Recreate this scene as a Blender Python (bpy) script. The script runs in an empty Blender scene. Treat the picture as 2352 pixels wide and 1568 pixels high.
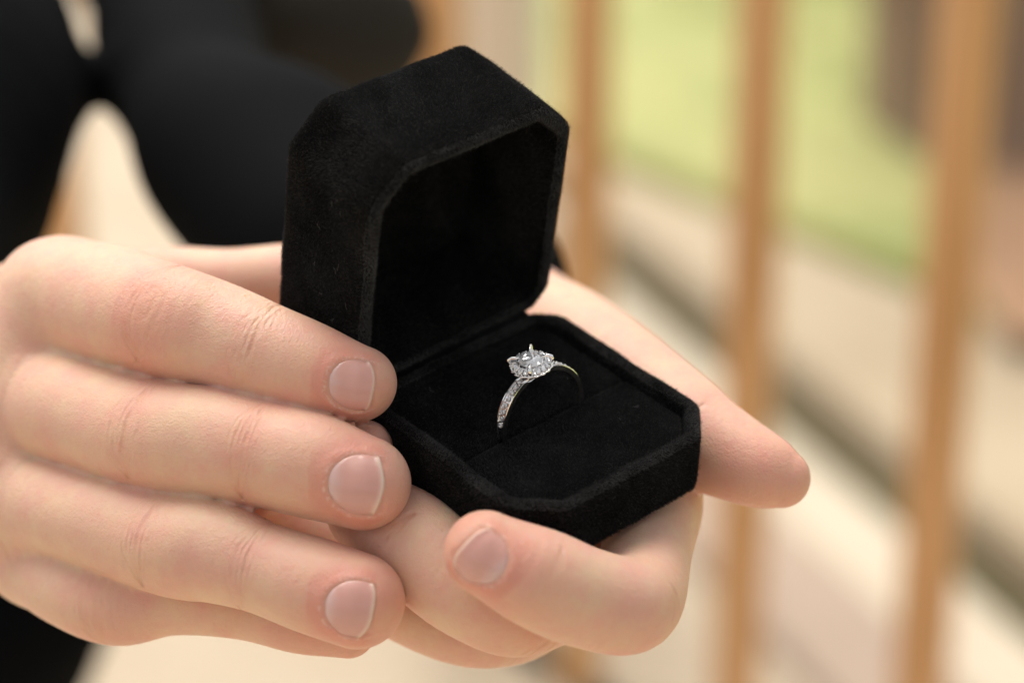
import bpy, bmesh, math, random
import numpy as np
from mathutils import Matrix, Vector
random.seed(3); rng = np.random.default_rng(5)
S = bpy.context.scene
C = S.collection

# ------------------------------------------------------------------ camera
CAM_H, PITCH = 1.25, math.radians(22.0)
FOCAL = 85.0
cam_d = bpy.data.cameras.new('camera'); cam = bpy.data.objects.new('camera', cam_d); C.objects.link(cam)
cam.location = (0, 0, CAM_H); cam.rotation_euler = (math.pi / 2 - PITCH, 0, 0)
cam_d.lens = FOCAL; cam_d.sensor_width = 36; cam_d.clip_start = 0.02; cam_d.clip_end = 500
cam_d.dof.use_dof = True; cam_d.dof.focus_distance = 0.484; cam_d.dof.aperture_fstop = 6.4
S.camera = cam
# ------------------------------------------------------------------ light
SUN_EL, SUN_AZ = math.radians(62), math.radians(-28)      # azimuth clockwise from +Y (behind, to the right)
wd = bpy.data.worlds.new('World'); S.world = wd; wd.use_nodes = True
nt = wd.node_tree; bg = nt.nodes['Background']
sky = nt.nodes.new('ShaderNodeTexSky'); sky.sky_type = 'NISHITA'; sky.sun_disc = False
sky.sun_elevation = SUN_EL; sky.sun_rotation = SUN_AZ; sky.dust_density = 4.0; sky.air_density = 1.0; sky.ozone_density = 1.0
hs = nt.nodes.new('ShaderNodeHueSaturation'); hs.inputs['Saturation'].default_value = 0.14
nt.links.new(sky.outputs[0], hs.inputs['Color']); nt.links.new(hs.outputs[0], bg.inputs[0])
bg.inputs[1].default_value = 0.135
sd = bpy.data.lights.new('sun', 'SUN'); sd.energy = 1.7; sd.angle = math.radians(40); sd.color = (1.0, 0.91, 0.79)
so = bpy.data.objects.new('sun', sd); C.objects.link(so)
sdir = Vector((math.sin(SUN_AZ) * math.cos(SUN_EL), math.cos(SUN_AZ) * math.cos(SUN_EL), math.sin(SUN_EL)))
so.rotation_euler = sdir.to_track_quat('Z', 'Y').to_euler(); so.location = (2, 2, 4)
S.view_settings.view_transform = 'Standard'; S.view_settings.look = 'None'
S.view_settings.exposure = 0.56; S.view_settings.gamma = 1.0
S.render.engine = 'CYCLES'; S.cycles.use_denoising = True
S.cycles.caustics_refractive = True; S.cycles.sample_clamp_indirect = 12.0
S.cycles.max_bounces = 14; S.cycles.transmission_bounces = 12

# ------------------------------------------------------------------ frames (millimetres measured from the lens: x right, y down, z away)
sp, cp = math.sin(PITCH), math.cos(PITCH)
AX = np.array([[1, 0, 0], [0, -sp, cp], [0, -cp, -sp]], float)        # lens frame -> world axes
CO = np.array([0, 0, CAM_H])
FP = 85.0 / 36 * 2352
def at(u, v, d): return np.array([(u - 1176) / FP * d, (v - 784) / FP * d, d], float)
def world(q): return (np.asarray(q, float) / 1000.0) @ AX.T + CO
def on_ground(u, v, z=0.0):
    d = AX @ np.array([(u - 1176) / FP, (v - 784) / FP, 1.0]); t = (z - CO[2]) / d[2]; return CO + d * t

# ------------------------------------------------------------------ helpers
def tag(o, label=None, cat=None, group=None, kind=None):
    if label: o['label'] = label
    if cat: o['category'] = cat
    if group: o['group'] = group
    if kind: o['kind'] = kind
    return o
def empty(name, mat=None, loc=None):
    o = bpy.data.objects.new(name, None); o.empty_display_size = 0.01; C.objects.link(o)
    if mat is not None: o.matrix_world = mat
    if loc is not None: o.location = loc
    return o
def link(name, me, mat=None, parent=None):
    o = bpy.data.objects.new(name, me); C.objects.link(o)
    if mat is not None and not me.materials: me.materials.append(mat)
    if parent is not None: o.parent = parent
    return o
def mesh(name, V, F, smooth=True):
    me = bpy.data.meshes.new(name)
    V = np.asarray(V, np.float32)
    if isinstance(F, np.ndarray) and F.ndim == 2:
        k = F.shape[1]; n = len(F)
        me.vertices.add(len(V)); me.vertices.foreach_set('co', V.ravel())
        me.loops.add(n * k); me.loops.foreach_set('vertex_index', F.astype(np.int32).ravel())
        me.polygons.add(n); me.polygons.foreach_set('loop_start', np.arange(0, n * k, k, dtype=np.int32))
        me.update(calc_edges=True)
    else:
        me.from_pydata([tuple(map(float, v)) for v in V], [], [tuple(map(int, f)) for f in F])
    me.validate()
    me.polygons.foreach_set('use_smooth', np.full(len(me.polygons), smooth))
    me.update(); return me
def attr(me, name, vals, kind='FLOAT'):
    a = me.attributes.new(name, kind, 'POINT')
    vals = np.asarray(vals, np.float32)
    a.data.foreach_set('value' if kind == 'FLOAT' else 'vector', vals.ravel())

class N:
    """small node-graph helper"""
    def __init__(s, name):
        s.m = bpy.data.materials.new(name); s.m.use_nodes = True; s.t = s.m.node_tree
        s.b = s.t.nodes['Principled BSDF']; s.out = s.t.nodes['Material Output']
    def n(s, ty, **kw):
        x = s.t.nodes.new('ShaderNode' + ty)
        for k, v in kw.items():
            if k[0] == '_': setattr(x, k[1:], v)
            else: s.put(x.inputs[k.replace('__', ' ')], v)
        return x
    def put(s, sock, v):
        if isinstance(v, bpy.types.NodeSocket): s.t.links.new(v, sock)
        else: sock.default_value = v
    def set(s, **kw):
        for k, v in kw.items(): s.put(s.b.inputs[k.replace('__', ' ')], v)
    def math(s, op, a, b=0.0, c=0.0, clamp=False):
        x = s.t.nodes.new('ShaderNodeMath'); x.operation = op; x.use_clamp = clamp
        for i, v in enumerate((a, b, c)): s.put(x.inputs[i], v)
        return x.outputs[0]
    def mix(s, f, a, b):
        x = s.t.nodes.new('ShaderNodeMix'); x.data_type = 'RGBA'
        s.put(x.inputs[0], f); s.put(x.inputs[6], a); s.put(x.inputs[7], b); return x.outputs[2]
    def ramp(s, f, stops):
        x = s.t.nodes.new('ShaderNodeValToRGB'); s.put(x.inputs[0], f); e = x.color_ramp.elements
        while len(e) < len(stops): e.new(0.5)
        for q, (p, c) in zip(e, stops): q.position = p; q.color = c if len(c) == 4 else (*c, 1)
        return x.outputs[0]
    def at(s, name): return s.n('Attribute', _attribute_name=name)
    def noise(s, scale, detail=3, rough=.55, vec=None):
        x = s.n('TexNoise', Scale=scale, Detail=detail, Roughness=rough)
        s.put(x.inputs['Vector'], vec if vec is not None else s.n('TexCoord').outputs['Object']); return x.outputs['Fac']
    def bump(s, h, strength=.3, dist=.001, prev=None):
        x = s.n('Bump', Strength=strength, Distance=dist, Height=h)
        if prev is not None: s.put(x.inputs['Normal'], prev)
        return x.outputs[0]
def rgb(*c): return (*c, 1.0)

# ------------------------------------------------------------------ materials
def skin_material():
    g = N('skin')
    red = g.at('red').outputs['Fac']; jd = g.at('joint').outputs['Fac']; fold = g.at('fold').outputs['Fac']
    fc = g.at('along').outputs['Vector']
    mott = g.noise(110, 4, .7); mott2 = g.noise(260, 2, .5)
    base = g.mix(g.ramp(mott, [(.34, (0, 0, 0)), (.66, (1, 1, 1))]), rgb(.71, .475, .318), rgb(.695, .375, .288))
    base = g.mix(g.math('MULTIPLY', red, .85, clamp=True), base, rgb(.64, .24, .18))
    base = g.mix(g.math('MULTIPLY', mott2, .20), base, rgb(.74, .54, .41))
    spots = g.math('MULTIPLY', g.math('SUBTRACT', g.noise(480, 3, .6), .58), 3.5, clamp=True)
    base = g.mix(g.math('MULTIPLY', spots, .35), base, rgb(.62, .30, .24))
    # creases across the joints: a few wandering lines that bow towards the joint's sides
    sx = g.n('SeparateXYZ'); g.put(sx.inputs[0], fc); arc = sx.outputs[1]
    x = g.n('VectorMath', _operation='MULTIPLY'); g.put(x.inputs[0], fc); x.inputs[1].default_value = (.07, .11, 1)
    wn = g.noise(1.0, 2, .5, x.outputs[0])
    jx = g.math('ADD', jd, g.math('MULTIPLY', g.math('SUBTRACT', wn, .5), 2.2))
    bow = g.math('SUBTRACT', 1.0, g.math('MULTIPLY', g.math('MULTIPLY', arc, arc), .006))
    cl = 0.0
    for k, (o, w, am) in enumerate(((-4.6, .42, .35), (-3.1, .40, .55), (-1.8, .46, .8), (-.5, .40, .6), (.8, .50, 1.0), (2.1, .42, .7), (3.4, .40, .5), (4.9, .42, .3))):
        q = g.math('DIVIDE', g.math('SUBTRACT', jx, g.math('MULTIPLY', bow, o)), w)
        ln = g.math('POWER', 2.718, g.math('MULTIPLY', g.math('MULTIPLY', q, q), -1.0))
        xb = g.n('VectorMath', _operation='MULTIPLY_ADD'); g.put(xb.inputs[0], fc); xb.inputs[1].default_value = (.10, .20, 1); xb.inputs[2].default_value = (k * 5.1, k * 3.3, 0)
        br = g.math('MULTIPLY', g.math('SUBTRACT', g.noise(1.0, 1, .5, xb.outputs[0]), .36), 3.2, clamp=True)
        cl = g.math('ADD', cl, g.math('MULTIPLY', g.math('MULTIPLY', ln, br), am))
    cl = g.math('MULTIPLY', cl, fold)
    x2 = g.n('VectorMath', _operation='MULTIPLY'); g.put(x2.inputs[0], fc); x2.inputs[1].default_value = (1.1, .10, 1)
    n2 = g.noise(1.0, 3, .6, x2.outputs[0])
    fine = g.at('fine').outputs['Fac']
    base = g.mix(g.math('MULTIPLY', cl, .26, clamp=True), base, rgb(.50, .22, .12))
    dry = g.at('dry').outputs['Fac']
    fl = g.math('MULTIPLY', dry, g.math('MULTIPLY', g.math('SUBTRACT', g.noise(1100, 3, .7), .47), 7.0, clamp=True), clamp=True)
    base = g.mix(g.math('MULTIPLY', fl, .34), base, rgb(.86, .78, .70))
    g.set(Base__Color=base, Roughness=.48)
    g.b.inputs['Specular IOR Level'].default_value = .36
    g.b.inputs['Subsurface Weight'].default_value = .55
    g.b.inputs['Subsurface Radius'].default_value = (1.0, .33, .16)
    g.b.inputs['Subsurface Scale'].default_value = .0019
    vor = g.n('TexVoronoi', Scale=1500.0, _feature='DISTANCE_TO_EDGE'); g.put(vor.inputs['Vector'], g.n('TexCoord').outputs['Object'])
    b1 = g.bump(g.math('MULTIPLY', cl, -1.0), .62, .0005)
    b2 = g.bump(g.math('MULTIPLY', n2, fine), .42, .0005, b1)
    b3 = g.bump(vor.outputs['Distance'], .30, .0004, b2)
    b4 = g.bump(g.noise(800, 3, .65), .38, .0005, b3)
    g.put(g.b.inputs['Normal'], b4)
    return g.m
def nail_material():
    g = N('nail')
    e = g.at('edge').outputs['Fac']; lun = g.at('lunula').outputs['Fac']
    c = g.mix(lun, rgb(.66, .335, .275), rgb(.70, .46, .42))
    c = g.mix(g.math('MULTIPLY', g.noise(350, 2), .3), c, rgb(.62, .30, .26))
    c = g.mix(g.math('MULTIPLY', e, g.math('ADD', .35, g.math('MULTIPLY', g.noise(420, 2), .75))), c, rgb(.80, .66, .52))
    g.set(Base__Color=c, Roughness=.28)
    g.b.inputs['Subsurface Weight'].default_value = .3; g.b.inputs['Subsurface Radius'].default_value = (1, .4, .25); g.b.inputs['Subsurface Scale'].default_value = .0015
    g.b.inputs['Coat Weight'].default_value = .8; g.b.inputs['Coat Roughness'].default_value = .16
    st = g.at('across').outputs['Fac']
    w = g.n('TexNoise', Scale=4.0, Detail=2.0, _noise_dimensions='1D'); g.put(w.inputs['W'], st)
    g.put(g.b.inputs['Normal'], g.bump(w.outputs['Fac'], .30, .0003))
    return g.m
def velvet_material(name, c=(.0020, .0020, .0021), sheen=.02):
    g = N(name)
    n = g.noise(180, 4, .65); f = g.noise(2600, 2, .6)
    base = g.mix(g.ramp(n, [(.35, (0, 0, 0)), (.7, (1, 1, 1))]), rgb(*c), rgb(*[k * 2.0 for k in c]))
    g.set(Base__Color=base, Roughness=1.0)
    g.b.inputs['Specular IOR Level'].default_value = .05
    g.b.inputs['Sheen Weight'].default_value = sheen; g.b.inputs['Sheen Roughness'].default_value = .5
    g.put(g.b.inputs['Normal'], g.bump(f, .5, .0006))
    return g.m
def nap_material(name='velvet_nap', a=(.0036, .0035, .0036), b=(.032, .0312, .0312)):
    g = N(name)
    n = g.noise(75, 4, .65)
    c = g.mix(g.ramp(n, [(.35, (0, 0, 0)), (.7, (1, 1, 1))]), rgb(*a), rgb(*b))
    hr = g.math('POWER', g.n('HairInfo').outputs['Random'], 7.0)
    c = g.mix(hr, c, rgb(.10, .095, .085))
    g.set(Base__Color=c, Roughness=.75)
    g.b.inputs['Specular IOR Level'].default_value = .12
    return g.m
def cloth_material(name, c, sheen=.1):
    g = N(name)
    g.set(Base__Color=rgb(*c), Roughness=.85)
    g.b.inputs['Specular IOR Level'].default_value = .06
    g.b.inputs['Sheen Weight'].default_value = sheen; g.b.inputs['Sheen Roughness'].default_value = .4
    g.put(g.b.inputs['Normal'], g.bump(g.noise(900, 2), .2, .0008))
    return g.m
def metal_material():
    g = N('white_gold')
    g.set(Base__Color=rgb(.93, .91, .90), Metallic=1.0, Roughness=g.math('ADD', .07, g.math('MULTIPLY', g.noise(900, 2), .10)))
    return g.m
def diamond_material(name='diamond', tr=.82, metal=.4, cell=2600.0):
    """brilliant cut: each tiny internal facet throws its own glint, so the normal jumps from cell to cell"""
    g = N(name)
    g.set(Base__Color=rgb(.97, .97, .98), Roughness=.03, Metallic=metal)
    g.b.inputs['IOR'].default_value = 2.42; g.b.inputs['Transmission Weight'].default_value = tr
    vo = g.n('TexVoronoi', Scale=cell); g.put(vo.inputs['Vector'], g.n('TexCoord').outputs['Object'])
    v1 = g.n('VectorMath', _operation='MULTIPLY_ADD'); g.put(v1.inputs[0], vo.outputs['Color']); v1.inputs[1].default_value = (1.1, 1.1, 1.1); v1.inputs[2].default_value = (-.55, -.55, -.55)
    v2 = g.n('VectorMath', _operation='ADD'); g.put(v2.inputs[0], v1.outputs[0]); g.put(v2.inputs[1], g.n('NewGeometry').outputs['Normal'])
    v3 = g.n('VectorMath', _operation='NORMALIZE'); g.put(v3.inputs[0], v2.outputs[0]); g.put(g.b.inputs['Normal'], v3.outputs[0])
    return g.m
def wood_material():
    g = N('orange_wood')
    tc = g.n('TexCoord').outputs['Object']; mp = g.n('Mapping'); g.put(mp.inputs[0], tc); mp.inputs['Scale'].default_value = (16, 16, 1.1)
    n = g.noise(2.0, 5, .6, mp.outputs[0])
    g.set(Base__Color=g.ramp(n, [(.3, (.50, .24, .08)), (.5, (.70, .39, .17)), (.75, (.82, .54, .29))]), Roughness=.5)
    g.put(g.b.inputs['Normal'], g.bump(n, .25, .002)); return g.m
def stone_material(name, c1, c2, sc=3.0):
    g = N(name); n = g.noise(sc, 5, .6); f = g.noise(60, 4, .7)
    c = g.mix(g.ramp(n, [(.3, (0, 0, 0)), (.7, (1, 1, 1))]), rgb(*c1), rgb(*c2))
    c = g.mix(g.math('MULTIPLY', f, .25), c, rgb(*[k * .7 for k in c1]))
    g.set(Base__Color=c, Roughness=.9); g.put(g.b.inputs['Normal'], g.bump(f, .3, .004)); return g.m
def lawn_material():
    g = N('lawn'); n = g.noise(1.6, 4, .6); f = g.noise(40, 3, .6)
    c = g.mix(g.ramp(n, [(.35, (0, 0, 0)), (.65, (1, 1, 1))]), rgb(.24, .29, .085), rgb(.52, .49, .20))
    c = g.mix(g.math('MULTIPLY', f, .3), c, rgb(.22, .27, .045))
    g.set(Base__Color=c, Roughness=.8); g.put(g.b.inputs['Normal'], g.bump(f, .5, .02)); return g.m
def bark_material():
    g = N('bark'); tc = g.n('TexCoord').outputs['Object']; mp = g.n('Mapping'); g.put(mp.inputs[0], tc); mp.inputs['Scale'].default_value = (14, 14, 3)
    n = g.noise(2, 6, .65, mp.outputs[0])
    g.set(Base__Color=g.ramp(n, [(.3, (.22, .145, .10)), (.7, (.42, .29, .20))]), Roughness=.9); g.put(g.b.inputs['Normal'], g.bump(n, .8, .03)); return g.m

SKIN, NAIL = skin_material(), nail_material()
VELVET, NAP = velvet_material('velvet'), nap_material()
NAPR = nap_material('sheen_pile', (.04, .039, .039), (.115, .113, .111))  # rim pile with grazing sheen painted in as a paler tone
JACKET, LIT_CLOTH = cloth_material('suit_cloth', (.0024, .0027, .0034), 0.0), cloth_material('lit_suit_cloth', (.030, .027, .023), .03)  # second suit cloth is a paler copy with the light painted in
GOLD, DIAMOND, CLEAR, WOOD = metal_material(), diamond_material('diamond', .45, .34), diamond_material('clear_diamond', .42, .26, 1300.0), wood_material()
PALE = stone_material('pale_stone', (.45, .36, .25), (.66, .56, .42), 1.7)
TAUPE = stone_material('taupe_stone', (.40, .31, .20), (.62, .51, .36), 1.7)
SUNLIT_CREAM = stone_material('sunlit_cream', (.86, .78, .63), (.90, .83, .69))  # brightness of the post's sunlit face put into the colour
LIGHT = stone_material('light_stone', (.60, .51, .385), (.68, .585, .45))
SHADE_BAND = stone_material('shade_band_stone', (.40, .30, .23), (.50, .39, .30))  # soft shadow band on the patio, painted as darker stone
SOIL = stone_material('mossy_soil', (.05, .052, .012), (.09, .085, .02), 8)
DIRT = stone_material('orange_dirt', (.33, .19, .105), (.46, .27, .15), 2)
LAWN, BARK = lawn_material(), bark_material()
g = N('grass_blade'); rnd = g.n('ObjectInfo')
g.set(Base__Color=g.ramp(g.noise(6, 3), [(.3, (.27, .33, .09)), (.6, (.47, .47, .18))]), Roughness=.6)
g.b.inputs['Subsurface Weight'].default_value = 0.0; BLADE = g.m
g = N('lint_fibre'); g.set(Base__Color=rgb(.28, .27, .25), Roughness=.8); LINT = g.m

# ------------------------------------------------------------------ distance-field bodies (hands, sleeves): smooth chains of round cones
class Chain:
    def __init__(s, pts, rad, n=7, kroot=7.0, kend=.45, ktip=.3, joints=(), dorsal=None, nails=()):
        P = np.array(pts, float); Rr = np.array(rad, float); K = len(P)
        ext = np.vstack([2 * P[0] - P[1], P, 2 * P[-1] - P[-2]]); er = np.r_[Rr[0], Rr, Rr[-1]]
        out, ro, cs = [], [], []
        for i in range(K - 1):
            a, b, c, d = ext[i:i + 4]
            for t in np.arange(n) / n:
                h = .5 * ((2 * b) + (c - a) * t + (2 * a - 5 * b + 4 * c - d) * t * t + (3 * b - a - 3 * c + d) * t ** 3)
                out.append(h)
                p_, q_, r_, s_ = er[i:i + 4]; ro.append(.5 * ((2 * q_) + (r_ - p_) * t + (2 * p_ - 5 * q_ + 4 * r_ - s_) * t * t + (3 * q_ - p_ - 3 * r_ + s_) * t ** 3))
        out.append(P[-1]); ro.append(Rr[-1])
        s.P = np.array(out); s.R = np.array(ro)
        seg = np.linalg.norm(np.diff(s.P, axis=0), axis=1); s.S = np.r_[0, np.cumsum(seg)]; s.L = s.S[-1]
        tg = np.gradient(s.P, s.S, axis=0); tg /= np.linalg.norm(tg, axis=1)[:, None]; tg[1:-1] = (tg[:-2] + 2 * tg[1:-1] + tg[2:]) / 4; s.T = tg
        s.cs = s.S[::n]; s.kroot, s.kend, s.ktip = kroot, kend, ktip
        s.joints = joints; s.dorsal = None if dorsal is None else np.array(dorsal, float)
        s.lo = (s.P - s.R[:, None]).min(0); s.hi = (s.P + s.R[:, None]).max(0)
    def eval(s, Q, far=16.0):
        n = len(Q); d = np.full(n, far); ss = np.zeros(n); vv = None
        m = np.where(np.all((Q > s.lo - far) & (Q < s.hi + far), axis=1))[0]
        if len(m) == 0: return d, ss
        q = Q[m]; dm = np.full(len(m), far); sm = np.zeros(len(m))
        for i in range(len(s.P) - 1):
            a, b, ra, rb = s.P[i], s.P[i + 1], s.R[i], s.R[i + 1]
            lo = np.minimum(a, b) - max(ra, rb) - far; hi = np.maximum(a, b) + max(ra, rb) + far
            k = np.where((q[:, 0] > lo[0]) & (q[:, 0] < hi[0]) & (q[:, 1] > lo[1]) & (q[:, 1] < hi[1]) & (q[:, 2] > lo[2]) & (q[:, 2] < hi[2]))[0]
            if len(k) == 0: continue
            ab = b - a; L2 = ab @ ab; v = q[k] - a
            t = np.clip(v @ ab / L2, 0, 1)
            dist = np.sqrt(((v - t[:, None] * ab) ** 2).sum(1)) - (ra + (rb - ra) * t)
            w = dist < dm[k]; kk = k[w]
            dm[kk] = dist[w]; sm[kk] = s.S[i] + t[w] * (s.S[i + 1] - s.S[i])
        d[m] = dm; ss[m] = sm
        return d, ss
    def frame(s, sv):
        p = np.stack([np.interp(sv, s.S, s.P[:, i]) for i in range(3)], 1)
        t = np.stack([np.interp(sv, s.S, s.T[:, i]) for i in range(3)], 1)
        return p, t / (np.linalg.norm(t, axis=1)[:, None] + 1e-9)
    def smooth_s(s, Q, sv):
        for _ in range(5):
            p, t = s.frame(sv); sv = np.clip(sv + .6 * ((Q - p) * t).sum(1), 0, s.L)
        return sv
def smin(a, b, k):
    h = np.maximum(k - np.abs(a - b), 0) / k
    return np.minimum(a, b) - h * h * k * .25
def sst(x, a, b):
    t = np.clip((x - a) / (b - a), 0, 1); return t * t * (3 - 2 * t)
class Body:
    def __init__(s, palm, fingers, kp=9.0):
        s.palm, s.fingers, s.kp = palm, fingers, kp
    def d(s, Q):
        D = None
        for c in s.palm:
            e = c.eval(Q)[0]; D = e if D is None else smin(D, e, s.kp)
        for f in s.fingers:
            e, sv = f.eval(Q)
            k = f.kroot + (f.kend - f.kroot) * sst(sv / f.L, .04, .30); k = k + (f.ktip - k) * sst(sv / f.L, .6, .85)
            D = e if D is None else smin(D, e, k)
        return D
    def grad(s, Q, h=.15):
        T = np.array([[1, 1, 1], [1, -1, -1], [-1, 1, -1], [-1, -1, 1]], float)
        g = sum(s.d(Q + h * e)[:, None] * e for e in T)
        return g / (np.linalg.norm(g, axis=1)[:, None] + 1e-9)
    def project(s, Q, it=3, off=0.0, cap=.8):
        for _ in range(it):
            d = np.clip(s.d(Q) - off, -cap, cap); Q = Q - d[:, None] * s.grad(Q)
        return Q
    def surface(s, step, sub=1, it=2):
        cs = s.palm + s.fingers
        lo = np.min([c.lo for c in cs], 0) - 3 * step; hi = np.max([c.hi for c in cs], 0) + 3 * step
        dim = np.ceil((hi - lo) / step).astype(int) + 1
        ax = [lo[i] + step * np.arange(dim[i]) for i in range(3)]
        F = np.empty(dim)
        for i in range(0, dim[0], 16):
            X, Y, Z = np.meshgrid(ax[0][i:i + 16], ax[1], ax[2], indexing='ij')
            F[i:i + 16] = s.d(np.stack([X.ravel(), Y.ravel(), Z.ravel()], 1)).reshape(X.shape)
        V, Q = surface_nets(F); V = lo + V * step
        V = s.project(V, it)
        for _ in range(sub):
            V, Q = subdivide(V, Q); V = s.project(V, it, cap=.3)
        return V, Q
def surface_nets(F):
    I = F < 0
    nx, ny, nz = F.shape
    acc = np.zeros((nx - 1, ny - 1, nz - 1, 3)); cnt = np.zeros((nx - 1, ny - 1, nz - 1))
    for axis in range(3):
        sl0 = [slice(None)] * 3; sl1 = [slice(None)] * 3; sl0[axis] = slice(0, -1); sl1[axis] = slice(1, None)
        a = F[tuple(sl0)]; b = F[tuple(sl1)]; x = (a < 0) != (b < 0)
        t = np.where(x, a / np.where(x, a - b, 1), 0)
        idx = np.stack(np.meshgrid(*[np.arange(k) for k in a.shape], indexing='ij'), -1).astype(float)
        idx[..., axis] += t
        o = [i for i in range(3) if i != axis]
        for p in (0, 1):
            for q in (0, 1):
                sl = [slice(None)] * 3
                sl[o[0]] = slice(p, p + F.shape[o[0]] - 1); sl[o[1]] = slice(q, q + F.shape[o[1]] - 1)
                xx = x[tuple(sl)]; acc += np.where(xx[..., None], idx[tuple(sl)], 0); cnt += xx
    act = cnt > 0
    vid = np.full(act.shape, -1); vid[act] = np.arange(act.sum())
    V = acc[act] / cnt[act][:, None]
    quads = []
    for axis in range(3):
        o = [(axis + 1) % 3, (axis + 2) % 3]
        sl0 = [slice(1, -1)] * 3; sl1 = [slice(1, -1)] * 3; sl0[axis] = slice(0, -1); sl1[axis] = slice(1, None)
        a = I[tuple(sl0)]; b = I[tuple(sl1)]
        w = np.argwhere(a != b); st = a[tuple(w.T)]
        base = w.copy(); base[:, o[0]] += 1; base[:, o[1]] += 1
        def cell(p, q):
            c = base.copy(); c[:, o[0]] -= p; c[:, o[1]] -= q; return vid[tuple(c.T)]
        q4 = np.stack([cell(1, 1), cell(0, 1), cell(0, 0), cell(1, 0)], 1)
        q4[~st] = q4[~st][:, ::-1]; quads.append(q4)
    return V, np.vstack(quads)
def subdivide(V, Q):
    E = np.stack([Q, np.roll(Q, -1, 1)], -1).reshape(-1, 2); E.sort(1)
    key = E[:, 0].astype(np.int64) * (len(V) + 1) + E[:, 1]
    u, inv = np.unique(key, return_inverse=True)
    ue = np.stack([u // (len(V) + 1), u % (len(V) + 1)], 1)
    em = V[ue].mean(1); fm = V[Q].mean(1)
    n = len(V); ei = n + inv.reshape(-1, 4); fi = n + len(ue) + np.arange(len(Q))
    out = np.stack([np.stack([Q[:, i], ei[:, i], fi, ei[:, (i - 1) % 4]], 1) for i in range(4)], 1).reshape(-1, 4)
    return np.vstack([V, em, fm]), out

class Nail:
    """nail plate seated on a fingertip: centre found where the sight line meets the skin"""
    def __init__(s, body, u, v, ang, length, width, tilt=(0, 0, 0), rad=9.3, z0=440, start=None, into=None, along=None, tipw=1.0, skew=.07):
        s.tipw, s.skew = tipw, skew
        q = at(u, v, z0) if start is None else np.array(start, float); dr = q / np.linalg.norm(q) if into is None else np.array(into, float)
        for _ in range(60):
            d = body.d(q[None])[0]; q = q + dr * max(min(d, 6), -1) * .9
            if abs(d) < .01: break
        s.c = q; n = body.grad(q[None], .6)[0] + np.array(tilt); n /= np.linalg.norm(n); s.n = n
        a = np.array([math.cos(math.radians(ang)), math.sin(math.radians(ang)), 0]) if along is None else np.array(along, float); a -= n * (a @ n); s.a = a / np.linalg.norm(a)
        s.b = np.cross(s.n, s.a); s.L, s.W, s.r = length / 2, width / 2, rad
    def coords(s, V):
        r = V - s.c; y, h = r @ s.b, r @ s.n; return (r @ s.a) / s.L, s.r * np.arctan2(y, h + s.r) / s.W, h
    def level(s, a, b):
        return (np.abs(b) ** 2.2 + (np.maximum(.45 - a, 0) / 1.45) ** 2.2) ** (1 / 2.2)
    def build(s, body, na=22, nb=21):
        V, at_e, at_l, at_x = [], [], [], []
        bs = np.linspace(-1, 1, nb)
        for j, b in enumerate(bs):
            b0 = b * .97
            lo = .45 - 1.45 * (max(1 - abs(b0) ** 2.2, 0)) ** (1 / 2.2) * .98; hi = 1.0 - .40 * b * b + s.skew * b + .025 * math.sin(b * 5 + s.skew * 30)
            for i in range(na):
                t = i / (na - 1); a = lo + (hi - lo) * t
                th = b0 * s.W / s.r; V.append(s.c + s.a * a * s.L + s.b * math.sin(th) * s.r - s.n * (1 - math.cos(th)) * s.r)
                edge = hi - a
                at_e.append((.85 + .15 * math.cos(b * 3)) * (1 - sst(edge * s.L, .3 * s.tipw, 1.35 * s.tipw))); at_l.append(1 - sst(a + 1 + .3 * b * b, .15, .7)); at_x.append(b * s.W * 3)
        V = np.array(V)
        off = np.full(len(V), -.12)
        V = body.project(V, 4, 0.0, .7)
        e = np.array(at_e).reshape(nb, na); aa = np.linspace(0, 1, na)[None, :]
        lift = (.10 + .30 * sst(aa, .75, 1.0) - .30 * (1 - sst(np.minimum(aa, 1 - 0 * aa), 0, .12)) - .22 * (np.abs(bs)[:, None] ** 6)).ravel()
        G = body.grad(V, .5); top = V + G * lift[:, None]; bot = top - G * .45
        nn = len(V); F = []
        for j in range(nb - 1):
            for i in range(na - 1):
                p = j * na + i; F.append((p, p + 1, p + na + 1, p + na)); F.append((nn + p, nn + p + na, nn + p + na + 1, nn + p + 1))
        rim = [(0 * na + i) for i in range(na)] + [j * na + na - 1 for j in range(1, nb)] + [(nb - 1) * na + i for i in range(na - 2, -1, -1)] + [j * na for j in range(nb - 2, 0, -1)]
        for k in range(len(rim)):
            p, q = rim[k], rim[(k + 1) % len(rim)]; F.append((p, nn + p, nn + q, q))
        return np.vstack([top, bot]), F, at_e * 2, at_l * 2, at_x * 2

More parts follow.
